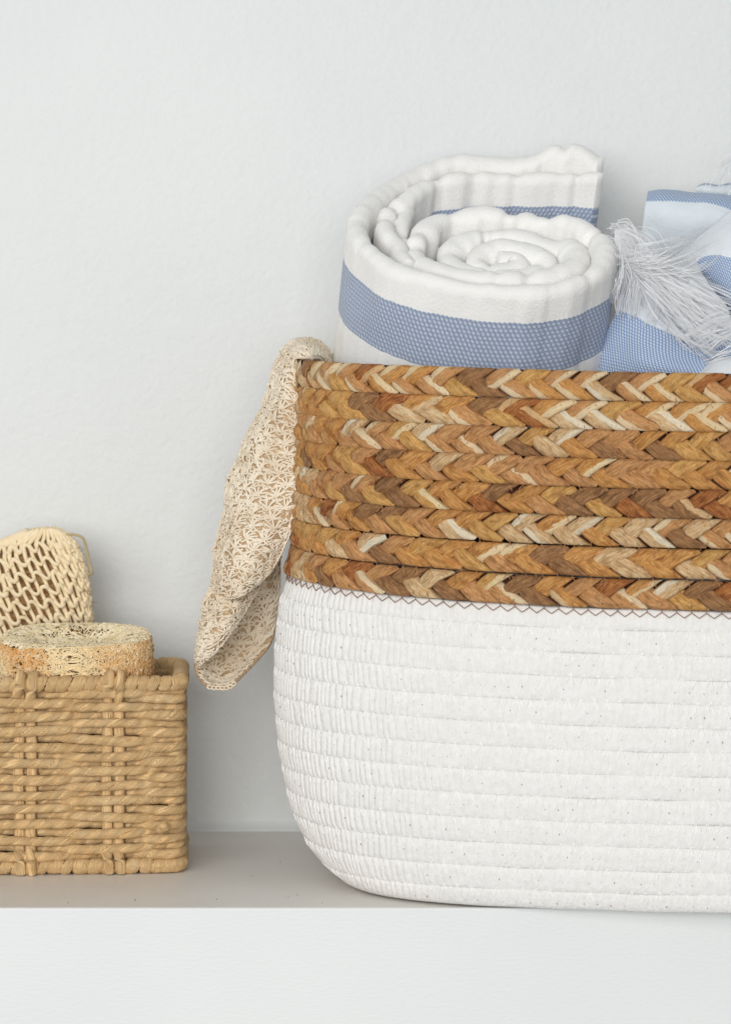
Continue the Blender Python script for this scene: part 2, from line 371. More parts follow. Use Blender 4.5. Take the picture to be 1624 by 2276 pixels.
# braided rows
NBR = 8; bw = np.array([1.06, 1.06, 1.02, .98, 1.0, .96, 1.0, 1.0]); bw = np.concatenate([[0], np.cumsum(bw)/bw.sum()])
def bz(f, s): return zseam(s)+.0004+(zrim(s)-zseam(s))*f
HUSKS = [H1, H2, H3, H4, H5, H6]
def husk_piece(m, row, side, sc0, p, seedr):
    """one visible length of flat husk strand"""
    f0, f1 = bw[row], bw[row+1]
    nt_, nv_ = 13, 9
    W = (p/3*.560/2)*1.01*seedr.uniform(.86, 1.14); dth = seedr.uniform(-.10, .10); A = .0050*seedr.uniform(.88, 1.12)
    lift = seedr.uniform(-.0004, .0007); tilt = seedr.uniform(.0006, .0013)*seedr.choice([1, 1, 1, -1]); crown = seedr.uniform(.0012, .0026)
    tw = seedr.uniform(-.0005, .0005); bend = seedr.uniform(-.0004, .0009); pt = seedr.uniform(.15, .5); fold_ = seedr.uniform(-.6, .6)
    tht = np.linspace(-.85, 2.0, nt_); vv = np.array([-1.0, -1.0, -.72, -.36, 0, .36, .72, 1.0, 1.0]); drop = np.array([1, 0, 0, 0, 0, 0, 0, 0, 1.])
    T, V = np.meshgrid(tht, vv, indexing='ij'); T = T+dth
    DR = np.broadcast_to(drop[None], T.shape)
    hz = .00775
    w_ = A*T+bend*np.sin(T*2); ang = math.atan(A*2*PI/p)
    taper = 1-pt*np.clip((-T+.25)/1.0, 0, 1)**1.5
    u = T/(2*PI)*p-math.sin(ang)*V*W*taper; ww = w_+math.cos(ang)*V*W*taper
    over = np.clip(np.abs(ww)-hz*.95, 0, 1); ww = np.clip(ww, -hz*.95, hz*.95)
    dome = .0026+.0017*np.sqrt(np.clip(1-np.abs(ww/hz)**2.2, 0.0, 1))
    lf = .0015*np.sin(2*np.clip(T, -.8, PI/4))
    r = -.0004+dome+lf+lift+crown*(1-V**2)+tilt*V-DR*.0034+tw*V*T*.5-over*1.1+.00022*np.sin(V*8+fold_*9+T*1.5)*(1-V**2)+seedr.uniform(-.0004, .0010)*np.exp(-((V-fold_)/.22)**2)
    s_ = sc0+u; ww = ww*side
    f = (f0+f1)/2; zz = bz(f, s_)+ww
    pts = at(s_, zz, r); vc = (V+1)/2 if seedr.random() < .5 else (1-V)/2
    uv = np.stack([T*.8, vc], -1)
    m.grid(pts if side > 0 else pts[:, ::-1], uv if side > 0 else uv[:, ::-1])
n_ind = 0
S_V0 = PERIM*.475; S_V1 = side_s(1640, .2)
rest = MB(); rest.mats = []
for row in range(NBR):
    f0, f1 = bw[row], bw[row+1]; fc = (f0+f1)/2
    pts = np.zeros((600, 12, 3)); sC = np.linspace(0, PERIM, 601)[:-1]
    for j in range(12):
        a = j*2*PI/12; pts[:, j] = at(sC, bz(fc, sC)+.0070*math.sin(a), -.0002+.0026*math.cos(a)+0*sC)
    m = MB(); m.grid(pts, close_u=True, close_v=True); rowo = m.build('braid_row', CORE, basket)
    base = world_loc(rowo)
    p = .0475*rng.uniform(.9, 1.08); NP = int(round(PERIM/(p/3))); p = PERIM/NP*3
    off = rng.random()*p; prev = None
    for kx in range(NP):
        for side in (1, -1):
            s0 = off+kx*p/3+(0 if side > 0 else p/6); s0m = s0 % PERIM
            wts = [28, 32, 11, 10, 5, 16] if row not in (0,) else [22, 24, 20, 12, 14, 10]
            if row == 3: wts = [20, 24, 28, 6, 8, 14]
            if row in (2, 6): wts = [24, 26, 12, 24, 4, 8]
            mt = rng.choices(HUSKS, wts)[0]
            if prev is not None and rng.random() < .18: mt = prev
            prev = mt
            if S_V0 < s0m < S_V1 and n_ind < 300:
                m = MB(); husk_piece(m, row, side, s0, p, rng)
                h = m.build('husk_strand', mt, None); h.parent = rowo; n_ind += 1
            else:
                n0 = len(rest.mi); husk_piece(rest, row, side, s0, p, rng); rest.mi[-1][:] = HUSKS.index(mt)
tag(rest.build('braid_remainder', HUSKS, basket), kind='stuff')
print('individual husks', n_ind)
# threads in the grooves of the braid
for row in range(0, NBR):
    m = MB(); s_ = S_V0; f = bw[row]
    while s_ < S_R:
        stp = .0098*(1+rng.uniform(-.08, .08))
        def q(s2, dz, r):
            s2 = np.array([s2]); return at(s2, bz(f, s2)+dz, np.array([r]))[0]
        if row == 0:
            stp = .0074
            a = q(s_, .0030, .0074); b = q(s_, .0004, .0044); c = q(s_-stp/2, -.0036, .0034); d = q(s_+stp/2, -.0036, .0034); b2 = q(s_, -.0010, .0032)
            m.tube([a, b, b2], .00022, 5); m.tube([b2, q(s_-stp*.25, -.0023, .0035), c], .00024, 5); m.tube([b2, q(s_+stp*.25, -.0023, .0035), d], .00024, 5)
        else:
            hgt = rng.uniform(.0022, .0042); rj = rng.uniform(-.001, .001)
            a = q(s_+rj, .0020, .0070); b = q(s_+rj, -.0003, .0044)
            m.tube([a, b], .00022, 4)
            for sg in (-1, 1):
                if rng.random() < .8: m.tube(catmull([b, q(s_+sg*.0009+rj, -hgt*.5, .0064), q(s_+sg*.0017+rj, -hgt, .0074)], 5), .00019, 4)
            stp *= .82
        s_ += stp
    o = m.build('seam_stitching', BTHREAD if row == 0 else TTHREAD, basket); o['kind'] = 'stuff'

# loose straw fibres sticking out of the braid, mostly at the left corner
m = MB()
for k in range(260):
    lf_ = rng.random() < .65
    s0 = rng.uniform(PERIM*.44, PERIM*.60) if lf_ else rng.uniform(PERIM*.6, S_R); f = rng.random(); z0 = bz(f, np.array([s0]))
    a = rng.uniform(0, 2*PI); L_ = rng.uniform(.002, .0075); pts = []
    for q_ in np.linspace(0, 1, 5):
        a += rng.uniform(-.35, .35); s1 = np.array([s0+math.cos(a)*L_*q_]); z1 = z0+math.sin(a)*L_*q_
        pts.append(at(s1, np.minimum(z1, zrim(s1)-.001), np.array([.0052+.0012*math.sin(q_*3)]))[0])
    m.tube(pts, rng.uniform(.00010, .00022), 4)
m.build('loose_fibres', TTHREAD, basket)['kind'] = 'stuff'

# ------------------------------------------------------------------ rolled towel
def C1(cx, cy, D): return P(711+cx*.438, 284.5+cy*.438, D)
def sheet(mb, ridge, down, L, thick, nd=26, step=.0012, seed=1, wr=1.0, u0=0, lobes=()):
    r = np.array([list(C1(*q)) for q in ridge]); r = catmull(r, len(r)*14); r = resample(r, step); n = len(r)
    arc = np.arange(n)*step
    t = np.gradient(r, axis=0); dn = np.array(down); dn = dn/np.linalg.norm(dn)
    t = t-(t@dn)[:, None]*dn; 
    for _ in range(2):
        t = np.stack([np.convolve(np.pad(t[:, k], 4, 'edge'), np.ones(9)/9, 'valid') for k in range(3)], -1)
    t /= np.linalg.norm(t, axis=1)[:, None]; nn = np.cross(t, dn)
    pin = [(rng.uniform(0, arc[-1]), rng.uniform(.0022, .0045), rng.uniform(.4, 1)) for _ in range(int(arc[-1]/.021))]
    pinch = np.array([sum(k*math.exp(-((a-c)/w_)**2) for c, w_, k in pin if abs(a-c) < .02) for a in arc]).clip(0, 1)
    pinch *= np.clip((arc-.30)/.10, .25, 1) if arc[-1] > .5 else 1
    thick0 = thick; thick = thick*(1+.35*np.clip((arc-.40)/.3, 0, 1))
    tk = np.array([1*(1+(.14+.22*min(1, max(0, a-.35)*6))*nz(a, seed, 0, 60)+.10*nz(a, seed, 3, 160)) for a in arc])*thick*(1-.42*pinch)
    hb = np.array([.0010*nz(a, seed, 9, 40)+.0006*nz(a, seed, 4, 150) for a in arc])*wr-pinch*.0026
    rs = np.stack([np.convolve(np.pad(r[:, k], 20, 'edge'), np.ones(41)/41, 'valid') for k in range(3)], -1); rdv = (r-rs)@dn
    prof = []       # (side, depth fraction, signed v)
    ds = np.linspace(1, 0, nd)**1.25
    for d in ds[:-1]: prof.append((-1, d*L, 0))
    for a in np.linspace(PI, 0, 9): prof.append((math.cos(a), 0, math.sin(a)))
    for d in ds[::-1][1:]: prof.append((1, d*L, 0))
    m = len(prof); pts = np.zeros((n, m, 3)); uv = np.zeros((n, m, 2))
    for j, (sd, dp, bul) in enumerate(prof):
        h = tk/2
        pts[:, j] = r+nn*(sd*h*(1.0 if dp == 0 else 1))[:, None]+dn*(h*(1-bul)*1.0+dp-hb)[:, None]
        uv[:, j, 0] = (u0+arc)*100; uv[:, j, 1] = (h*(1-bul)+dp-hb-thick0*.5+thick0*.5*.78+rdv)*100*(1 if sd >= 0 else -1)
    w1 = nzarr(pts*np.array([1, 1, .45]), 24, seed)*.0018*wr+nzarr(pts, 60, seed+2)*.0007*wr
    sdv = np.array([q[0] for q in prof])
    pts += nn[:, None, :]*(w1*(.4+.6*np.abs(sdv)[None, :]))[..., None]
    mb.grid(pts, uv)
    # short nap standing on the white parts
    R5 = np.random.RandomState(seed); nf = int(n*m*.55); ii = R5.randint(0, n-1, nf); jj = R5.randint(0, m-1, nf)
    av = np.abs(uv[ii, jj, 1]); ok = (av < 1.65) | (av > 4.9) & (av < 6.5); ii, jj = ii[ok], jj[ok]; nf = len(ii)
    p0 = pts[ii, jj]*(1-R5.rand(nf, 1))+0; fa = R5.rand(nf, 1); p0 = pts[ii, jj]*(1-fa)+pts[ii+1, jj]*fa
    gn = np.cross(np.gradient(pts, axis=0), np.gradient(pts, axis=1)); gn /= np.linalg.norm(gn, axis=2)[..., None]+1e-12
    if (gn[n//2, m-2]*nn[n//2]).sum() < 0: gn = -gn
    d = gn[ii, jj]+R5.randn(nf, 3)*.75; d /= np.linalg.norm(d, axis=1)[:, None]; ln = R5.uniform(.0004, .0011, (nf, 1))
    sd2 = np.cross(d, R5.randn(nf, 3)); sd2 /= np.linalg.norm(sd2, axis=1)[:, None]; sd2 *= .00005
    q4 = np.stack([p0-sd2, p0+sd2, p0+d*ln+sd2*.4, p0+d*ln-sd2*.4], 1).reshape(-1, 3)
    mb.v.append(q4); mb.uv.append(np.repeat(np.stack([uv[ii, jj, 0], 0*av[ok]], -1), 4, 0)); mb.q.append(np.arange(nf*4).reshape(-1, 4)+mb.n); mb.mi.append(np.zeros(nf, np.int32)); mb.n += nf*4
    for e in (0, -1):       # close the ends
        c = pts[e].mean(0); ring = pts[e]
        half = m//2
        a = ring[:half+1]; b = ring[::-1][:half+1]
        mid = (a+b)/2+t[e]*(-1 if e == 0 else 1)*.003
        g = np.stack([a, a*.5+mid*.5+t[e]*(-1 if e == 0 else 1)*.0012, mid, b*.5+mid*.5+t[e]*(-1 if e == 0 else 1)*.0012, b]); guv = np.broadcast_to(uv[e, :half+1], (5, half+1, 2)).copy()
        mb.grid(g if e == 0 else g[::-1], guv)
DN = (-.10, .36, -.93)
ridge1 = [(1415, 150, 1.672), (1375, 122, 1.672), (1320, 90, 1.672), (1275, 84, 1.672), (1240, 108, 1.674), (1205, 84, 1.675), (1160, 92, 1.677), (1090, 135, 1.678), (1000, 150, 1.679), (870, 145, 1.678), (730, 135, 1.676), (610, 155, 1.672),
  (490, 205, 1.665), (380, 258, 1.653), (290, 318, 1.638), (215, 400, 1.618), (190, 480, 1.603), (215, 555, 1.588), (290, 620, 1.575), (400, 685, 1.563), (560, 740, 1.552), (750, 782, 1.544), (950, 795, 1.540),
  (1150, 790, 1.541), (1310, 755, 1.547), (1420, 690, 1.558), (1455, 610, 1.574), (1430, 540, 1.590), (1360, 490, 1.603), (1260, 435, 1.613), (1150, 440, 1.620), (1050, 430, 1.625), (920, 412, 1.629), (820, 398, 1.630),
  (700, 420, 1.628), (590, 445, 1.622), (520, 505, 1.611), (485, 575, 1.600), (500, 640, 1.590), (620, 690, 1.577), (800, 725, 1.568), (1000, 730, 1.565), (1180, 710, 1.568), (1290, 665, 1.577),
  (1310, 610, 1.588), (1270, 562, 1.598), (1180, 575, 1.603), (1060, 530, 1.609), (960, 510, 1.612), (870, 505, 1.613), (750, 530, 1.610), (670, 590, 1.602), (670, 650, 1.593), (760, 700, 1.583), (920, 720, 1.578), (1080, 700, 1.581),
  (1150, 650, 1.588), (1100, 605, 1.594), (1000, 575, 1.598), (900, 570, 1.599), (820, 610, 1.594), (810, 660, 1.587), (900, 690, 1.583), (1000, 670, 1.585), (1000, 635, 1.589), (930, 625, 1.591)]
ridge2 = [(1412, 225, 1.660), (1300, 222, 1.662), (1180, 222, 1.664), (1000, 228, 1.666), (860, 222, 1.666), (770, 222, 1.665), (660, 232, 1.661), (560, 258, 1.656), (480, 298, 1.648), (420, 345, 1.640),
  (350, 385, 1.632), (325, 450, 1.620), (350, 520, 1.608), (400, 570, 1.600), (415, 620, 1.590), (450, 660, 1.583)]
ridge3 = [(440, 395, 1.640), (425, 430, 1.634), (415, 500, 1.622), (425, 560, 1.610), (455, 600, 1.603)]
towel = tag(empty('rolled_towel', tuple(C1(800, 1200, 1.6))), 'white towel with wide blue woven stripe, rolled up and standing in the basket', 'towel')
m = MB(); sheet(m, ridge1, DN, .085, .0125, seed=1); sheet(m, ridge2, DN, .08, .0115, seed=5, u0=.3); sheet(m, ridge3, DN, .05, .0100, seed=8, u0=.6, step=.001)
m.build('towel_roll', TOWEL, towel)

# ------------------------------------------------------------------ fringed towel
def C2(cx, cy, D): return P(1272.8+cx*.2237, 337+cy*.2237, D)
def patch(rows, nu, nv, f=C2, wr=.0008, seed=3, rowv=None):
    """rows of control points; v runs down the rows (distance stored as uv y)"""
    R = np.array([catmull([list(f(*q)) for q in r], nv) for r in rows]); G = np.stack([catmull(R[:, k], nu) for k in range(nv)], 1)
    du = np.concatenate([np.zeros((1, nv)), np.cumsum(np.linalg.norm(np.diff(G, axis=0), axis=2), 0)])*100
    dv = np.concatenate([np.zeros((nu, 1)), np.cumsum(np.linalg.norm(np.diff(G, axis=1), axis=2), 1)], 1)*100
    nrm = np.cross(np.gradient(G, axis=0), np.gradient(G, axis=1)); nrm /= np.linalg.norm(nrm, axis=2)[..., None]+1e-12
    G = G+nrm*(nzarr(G, 45, seed)*wr*1.5+nzarr(G, 130, seed)*wr*.5)[..., None]
    if rowv: du = np.broadcast_to(np.linspace(0, len(rows)-1, nu)[:, None]*rowv, du.shape)
    return G, np.stack([dv, du], -1), nrm
def fold(name, rows, nu, nv, mat, parent, thick=.0025, **kw):
    G, uv, nrm = patch(rows, nu, nv, **kw); m = MB(); m.grid(G, uv); o = m.build(name, mat, parent)
    s = o.modifiers.new('thickness', 'SOLIDIFY'); s.thickness = thick; s.offset = 0; return o
ft = tag(empty('fringed_towel', tuple(C2(1000, 2200, 1.62))), 'crumpled light blue and white towel with loose white fringe at right of the rolled towel', 'towel')
# back fold with thin stripe along its upper edge
fold('back_fold', [[(750, 412, 1.665), (900, 398, 1.66), (1150, 415, 1.66), (1400, 430, 1.66), (1800, 520, 1.66)],
     [(735, 480, 1.655), (900, 470, 1.65), (1150, 480, 1.65), (1400, 500, 1.65), (1800, 640, 1.65)],
     [(715, 600, 1.652), (900, 620, 1.646), (1150, 640, 1.645), (1400, 680, 1.645), (1800, 860, 1.645)],
     [(680, 820, 1.655), (900, 860, 1.65), (1150, 900, 1.65), (1400, 940, 1.65), (1800, 1050, 1.65)],
     [(640, 1150, 1.66), (900, 1200, 1.655), (1150, 1250, 1.655), (1400, 1300, 1.655), (1800, 1350, 1.655)]], 70, 80, TOWC, ft, rowv=1.2)
fold('rear_edge_fold', [[(1235, 350, 1.69), (1320, 325, 1.69), (1450, 350, 1.688), (1620, 330, 1.685), (1900, 340, 1.68)],
     [(1225, 395, 1.69), (1320, 380, 1.685), (1450, 400, 1.684), (1620, 400, 1.68), (1900, 420, 1.68)],
     [(1225, 520, 1.695), (1320, 520, 1.69), (1450, 540, 1.69), (1620, 560, 1.69), (1900, 560, 1.69)]], 40, 60, TOWC, ft, rowv=3.0)
# pale puff sweeping up to the right, blue band beneath
fold('right_fold', [[(1000, 1090, 1.622), (1150, 960, 1.628), (1330, 800, 1.632), (1600, 600, 1.635), (1900, 500, 1.635)],
     [(1040, 1130, 1.608), (1180, 1010, 1.608), (1350, 900, 1.605), (1600, 800, 1.60), (1900, 760, 1.60)],
     [(1090, 1200, 1.600), (1230, 1110, 1.594), (1380, 1040, 1.588), (1620, 1080, 1.580), (1900, 1200, 1.575)],
     [(1140, 1260, 1.600), (1260, 1250, 1.592), (1400, 1250, 1.584), (1620, 1380, 1.576), (1900, 1560, 1.57)],
     [(1180, 1330, 1.604), (1290, 1400, 1.598), (1420, 1480, 1.592), (1620, 1600, 1.585), (1900, 1760, 1.58)],
     [(1200, 1450, 1.615), (1300, 1500, 1.61), (1440, 1600, 1.605), (1640, 1720, 1.60), (1900, 1900, 1.60)]], 90, 70,
     cloth('fringed_towel_right_band', [(3.2, 6.4)], (.80, .84, .89), srgb(138, 162, 200), 5.5, 6.5, dash=(.70, .77, .88), thin=1.32, fuzz=500), ft, rowv=1.6)
# front fold : white hem then blue band down to the rim
fold('front_fold', [[(480, 1200, 1.600), (640, 1240, 1.596), (850, 1330, 1.59), (1150, 1480, 1.585), (1500, 1700, 1.58)],
     [(455, 1400, 1.590), (600, 1440, 1.583), (820, 1560, 1.577), (1100, 1720, 1.572), (1420, 1930, 1.568)],
     [(440, 1585, 1.583), (580, 1620, 1.575), (780, 1735, 1.568), (1080, 1880, 1.562), (1385, 2090, 1.558)],
     [(350, 1800, 1.580), (520, 1860, 1.570), (740, 1950, 1.560), (1030, 2060, 1.553), (1340, 2150, 1.550)],
     [(270, 2000, 1.580), (470, 2050, 1.568), (700, 2110, 1.556), (1000, 2170, 1.550), (1300, 2220, 1.548)],
     [(220, 2200, 1.583), (430, 2260, 1.57), (680, 2300, 1.56), (980, 2340, 1.555), (1280, 2380, 1.552)]], 90, 90,
     cloth('fringed_towel_front_band', [(2.6, 99)], (.80, .84, .89), srgb(138, 162, 200), 5.2, 6.2, dash=(.70, .77, .88), thin=1.32, fuzz=500), ft, rowv=1.3)
fold('corner_fold', [[(1240, 2230, 1.556), (1330, 2150, 1.556), (1420, 2090, 1.556), (1600, 2060, 1.556), (1900, 2080, 1.556)],
     [(1250, 2260, 1.540), (1350, 2190, 1.538), (1450, 2140, 1.537), (1620, 2120, 1.537), (1900, 2130, 1.54)],
     [(1260, 2330, 1.533), (1350, 2320, 1.530), (1450, 2320, 1.528), (1620, 2320, 1.528), (1900, 2330, 1.53)]], 40, 50,
     cloth('fringed_towel_plain', [(20, 21)], (.82, .85, .88), srgb(138, 162, 200), 6, 7), ft)
fold('side_fold', [[(1300, 1700, 1.585), (1450, 1640, 1.58), (1600, 1680, 1.575), (1900, 1800, 1.57)],
     [(1300, 1850, 1.572), (1450, 1820, 1.566), (1600, 1840, 1.562), (1900, 1950, 1.56)],
     [(1280, 2050, 1.568), (1450, 2000, 1.562), (1600, 2010, 1.558), (1900, 2100, 1.556)],
     [(1280, 2250, 1.57), (1450, 2200, 1.565), (1600, 2200, 1.56), (1900, 2260, 1.56)]], 50, 50,
     cloth('fringed_towel_side_band', [(2.0, 9)], (.80, .84, .89), srgb(138, 162, 200), 5.5, 6.5, dash=(.70, .77, .88), thin=1.32), ft)
fold('fringe_mat', [[(430, 800, 1.60), (560, 770, 1.592), (700, 880, 1.588), (900, 1060, 1.585), (1200, 1040, 1.60)],
     [(440, 950, 1.592), (600, 1000, 1.580), (800, 1080, 1.572), (1000, 1180, 1.570), (1300, 1300, 1.58)],
     [(455, 1150, 1.588), (620, 1200, 1.572), (850, 1300, 1.562), (1100, 1400, 1.560), (1500, 1560, 1.565)],
     [(460, 1400, 1.590), (640, 1400, 1.575), (860, 1500, 1.562), (1150, 1620, 1.558), (1600, 1760, 1.56)],
     [(470, 1560, 1.600), (660, 1600, 1.585), (900, 1680, 1.572), (1200, 1820, 1.566), (1600, 1900, 1.57)]], 60, 60, FRINGE, ft, wr=.002)
def bundle(m, guide, n, spread, r=.00014, f=C2, seed=0, wav=.0009):
    g = np.array([list(f(*q)) for q in guide]); R = random.Random(seed); n = int(n*.6); k = 0; spread *= 1.35
    t = np.linspace(0, 1, 18)[:, None]; base = catmull(g, 18)
    while k < n:                                    # loose clumps of threads that run together
        nc = R.randint(1, 4); k += nc; a = R.random()*2*PI; ra = R.random()**.5
        o0 = np.array([math.cos(a)*ra, .15*R.uniform(-1, 1), math.sin(a)*ra])*spread*.6
        a += R.gauss(0, .8); o1 = np.array([math.cos(a)*ra, .15*R.uniform(-1, 1), math.sin(a)*ra])*spread*1.5
        ph = R.random()*9; fr = R.uniform(.5, 1.3); wv = wav*R.uniform(.8, 2.4)
        c = base+o0*(1-t)+o1*t+np.stack([np.sin(t[:, 0]*6.3*fr+ph), .6*np.cos(t[:, 0]*6.3*fr+ph*2), np.cos(t[:, 0]*5*fr+ph)], -1)*wv*t**.4
        s0 = R.choice([0, 0, 1, 2, 4]); e0 = R.uniform(9, 17)
        for q_ in range(nc):
            j0 = np.array([R.gauss(0, 1), R.gauss(0, .5), R.gauss(0, 1)])*.0005; j1 = np.array([R.gauss(0, 1), R.gauss(0, .5), R.gauss(0, 1)])*.0011
            e = int(min(17, max(s0+5, e0+R.uniform(-2, 2)))); q = c+j0*(1-t)+j1*t**1.5
            m.tube(q[s0:e+1], r*R.uniform(.7, 1.25), 4)
m = MB()
F = bundle
for i in range(13):     # comb of threads rising from the white hem of the front fold
    x0 = 450+i*55; y0 = 1600+max(0, (x0-560))*.50
    F(m, [(x0, y0, 1.572-i*.001), (x0+10+i*4, y0-130, 1.568-i*.001), (x0+40+i*6, y0-280, 1.566-i*.001), (x0+60+i*6, y0-420, 1.572)], 15, .0042, seed=i, wav=.0007)
F(m, [(420, 790, 1.585), (560, 780, 1.575), (690, 900, 1.565), (760, 1050, 1.56), (900, 1180, 1.56)], 90, .0075, seed=31)
F(m, [(430, 830, 1.575), (540, 900, 1.565), (640, 1020, 1.555), (700, 1180, 1.55), (900, 1300, 1.55)], 80, .0070, seed=32)
F(m, [(480, 1010, 1.57), (640, 1040, 1.556), (860, 1020, 1.55), (1050, 1000, 1.56), (1180, 1060, 1.575)], 70, .0055, seed=33)
F(m, [(500, 1110, 1.57), (640, 1080, 1.556), (820, 1120, 1.55), (1000, 1080, 1.556), (1160, 1150, 1.57)], 60, .0055, seed=34)
F(m, [(470, 980, 1.57), (490, 1150, 1.56), (510, 1300, 1.555), (480, 1450, 1.56)], 30, .0035, seed=35)
F(m, [(700, 1180, 1.56), (860, 1280, 1.548), (1050, 1400, 1.545), (1250, 1560, 1.545), (1500, 1700, 1.55)], 120, .0095, seed=36)
F(m, [(760, 1220, 1.558), (900, 1400, 1.548), (1080, 1560, 1.545), (1260, 1700, 1.545), (1550, 1850, 1.55)], 120, .0095, seed=37)
F(m, [(960, 1280, 1.560), (1150, 1330, 1.555), (1300, 1450, 1.550), (1500, 1600, 1.550), (1700, 1720, 1.555)], 90, .0080, seed=38)
F(m, [(900, 1500, 1.56), (1080, 1650, 1.548), (1250, 1780, 1.545), (1500, 1900, 1.548), (1650, 1850, 1.55)], 90, .0080, seed=39)
F(m, [(660, 1200, 1.56), (850, 1090, 1.548), (1000, 1010, 1.548), (1120, 950, 1.558), (1250, 850, 1.575)], 24, .0030, seed=40)
F(m, [(560, 1150, 1.56), (760, 1190, 1.548), (1000, 1170, 1.548), (1180, 1100, 1.558), (1350, 1000, 1.575)], 40, .0045, seed=41)
F(m, [(850, 1250, 1.56), (1000, 1200, 1.55), (1150, 1180, 1.55), (1300, 1080, 1.56), (1400, 1000, 1.58)], 50, .0055, seed=42)
F(m, [(1620, 60, 1.665), (1530, 130, 1.663), (1490, 230, 1.662), (1480, 340, 1.663), (1500, 420, 1.665)], 40, .0055, seed=43)
F(m, [(1750, 40, 1.665), (1640, 150, 1.66), (1600, 280, 1.66), (1640, 420, 1.663)], 60, .0080, seed=44)
F(m, [(1040, 1860, 1.556), (1130, 1820, 1.548), (1280, 1760, 1.545), (1450, 1690, 1.545), (1650, 1640, 1.55)], 40, .0040, seed=45)
F(m, [(1100, 1920, 1.556), (1230, 1880, 1.548), (1400, 1800, 1.545), (1550, 1760, 1.545), (1750, 1720, 1.55)], 50, .0045, seed=46)
F(m, [(1290, 2050, 1.556), (1380, 2010, 1.546), (1480, 1950, 1.543), (1600, 1900, 1.545), (1750, 1850, 1.55)], 50, .0045, seed=47)
F(m, [(400, 1480, 1.57), (440, 1330, 1.56), (470, 1200, 1.558), (520, 1100, 1.56)], 14, .0020, seed=48)
m.build('fringe', FRINGE, ft)['kind'] = 'stuff'

# ------------------------------------------------------------------ crochet cloth
def PD(px, py, D): return P(px, py, D)
def grid_surface(rows, nu, nv, seed, wr=.0009):
    G, uv, nrm = patch(rows, nu, nv, f=PD, wr=wr, seed=seed)
    if nrm[nu//2, nv//2, 1] > 0: nrm = -nrm
    return G, uv, nrm
cro = tag(empty('crochet_cloth', tuple(P(560, 1100, 1.6))), 'beige crocheted cloth draped over the left rim of the rope basket', 'cloth')
panels = {
 'front_drape': [[(742, 800, 1.640), (740, 803, 1.632), (738, 808, 1.624), (735, 812, 1.616)],
  [(712, 768, 1.640), (712, 775, 1.628), (712, 785, 1.612), (708, 796, 1.602)],
  [(672, 757, 1.635), (676, 765, 1.615), (680, 778, 1.598), (690, 797, 1.588)],
  [(640, 768, 1.628), (650, 780, 1.602), (662, 800, 1.586), (680, 818, 1.580)],
  [(617, 802, 1.622), (630, 815, 1.596), (645, 832, 1.582), (670, 848, 1.578)],
  [(602, 860, 1.618), (618, 872, 1.592), (636, 885, 1.579), (662, 895, 1.578)],
  [(578, 915, 1.616), (600, 930, 1.590), (626, 945, 1.578), (660, 950, 1.576)],
  [(548, 970, 1.616), (575, 990, 1.588), (618, 1008, 1.577), (664, 1008, 1.576)],
  [(528, 1025, 1.616), (560, 1045, 1.588), (610, 1060, 1.576), (673, 1055, 1.576)],
  [(510, 1075, 1.616), (545, 1092, 1.588), (600, 1105, 1.576), (664, 1100, 1.576)],
  [(498, 1130, 1.616), (535, 1145, 1.588), (590, 1155, 1.576), (651, 1155, 1.577)],
  [(488, 1190, 1.616), (524, 1200, 1.588), (578, 1208, 1.577), (630, 1212, 1.582)],
  [(481, 1240, 1.616), (512, 1248, 1.590), (560, 1256, 1.580), (610, 1252, 1.586)],
  [(477, 1282, 1.616), (505, 1292, 1.592), (545, 1298, 1.583), (585, 1288, 1.590)],
  [(473, 1312, 1.618), (498, 1326, 1.598), (530, 1326, 1.590), (562, 1306, 1.594)]],
 'lower_flap': [[(476, 1300, 1.618), (500, 1306, 1.604), (530, 1310, 1.604), (575, 1300, 1.612)],
  [(462, 1330, 1.618), (490, 1340, 1.600), (525, 1345, 1.598), (560, 1335, 1.608)],
  [(450, 1368, 1.620), (478, 1376, 1.602), (508, 1380, 1.599), (538, 1372, 1.606)],
  [(440, 1410, 1.622), (462, 1415, 1.606), (486, 1416, 1.602), (512, 1404, 1.606)],
  [(434, 1446, 1.624), (448, 1452, 1.612), (466, 1450, 1.608), (484, 1436, 1.608)],
  [(436, 1478, 1.626), (441, 1477, 1.618), (448, 1472, 1.614), (458, 1458, 1.614)]],
 'inner_face': [[(520, 1300, 1.628), (560, 1290, 1.632), (595, 1275, 1.636), (622, 1235, 1.640)],
  [(500, 1345, 1.630), (550, 1340, 1.636), (590, 1330, 1.640), (622, 1300, 1.642)],
  [(475, 1395, 1.630), (525, 1395, 1.638), (575, 1390, 1.642), (614, 1370, 1.642)],
  [(450, 1440, 1.630), (500, 1445, 1.640), (555, 1445, 1.643), (603, 1432, 1.638)],
  [(434, 1475, 1.628), (480, 1480, 1.640), (530, 1478, 1.642), (577, 1468, 1.634)],
  [(444, 1502, 1.624), (475, 1510, 1.634), (512, 1510, 1.634), (548, 1496, 1.626)],
  [(462, 1523, 1.618), (482, 1527, 1.620), (503, 1528, 1.618), (522, 1517, 1.616)]]}
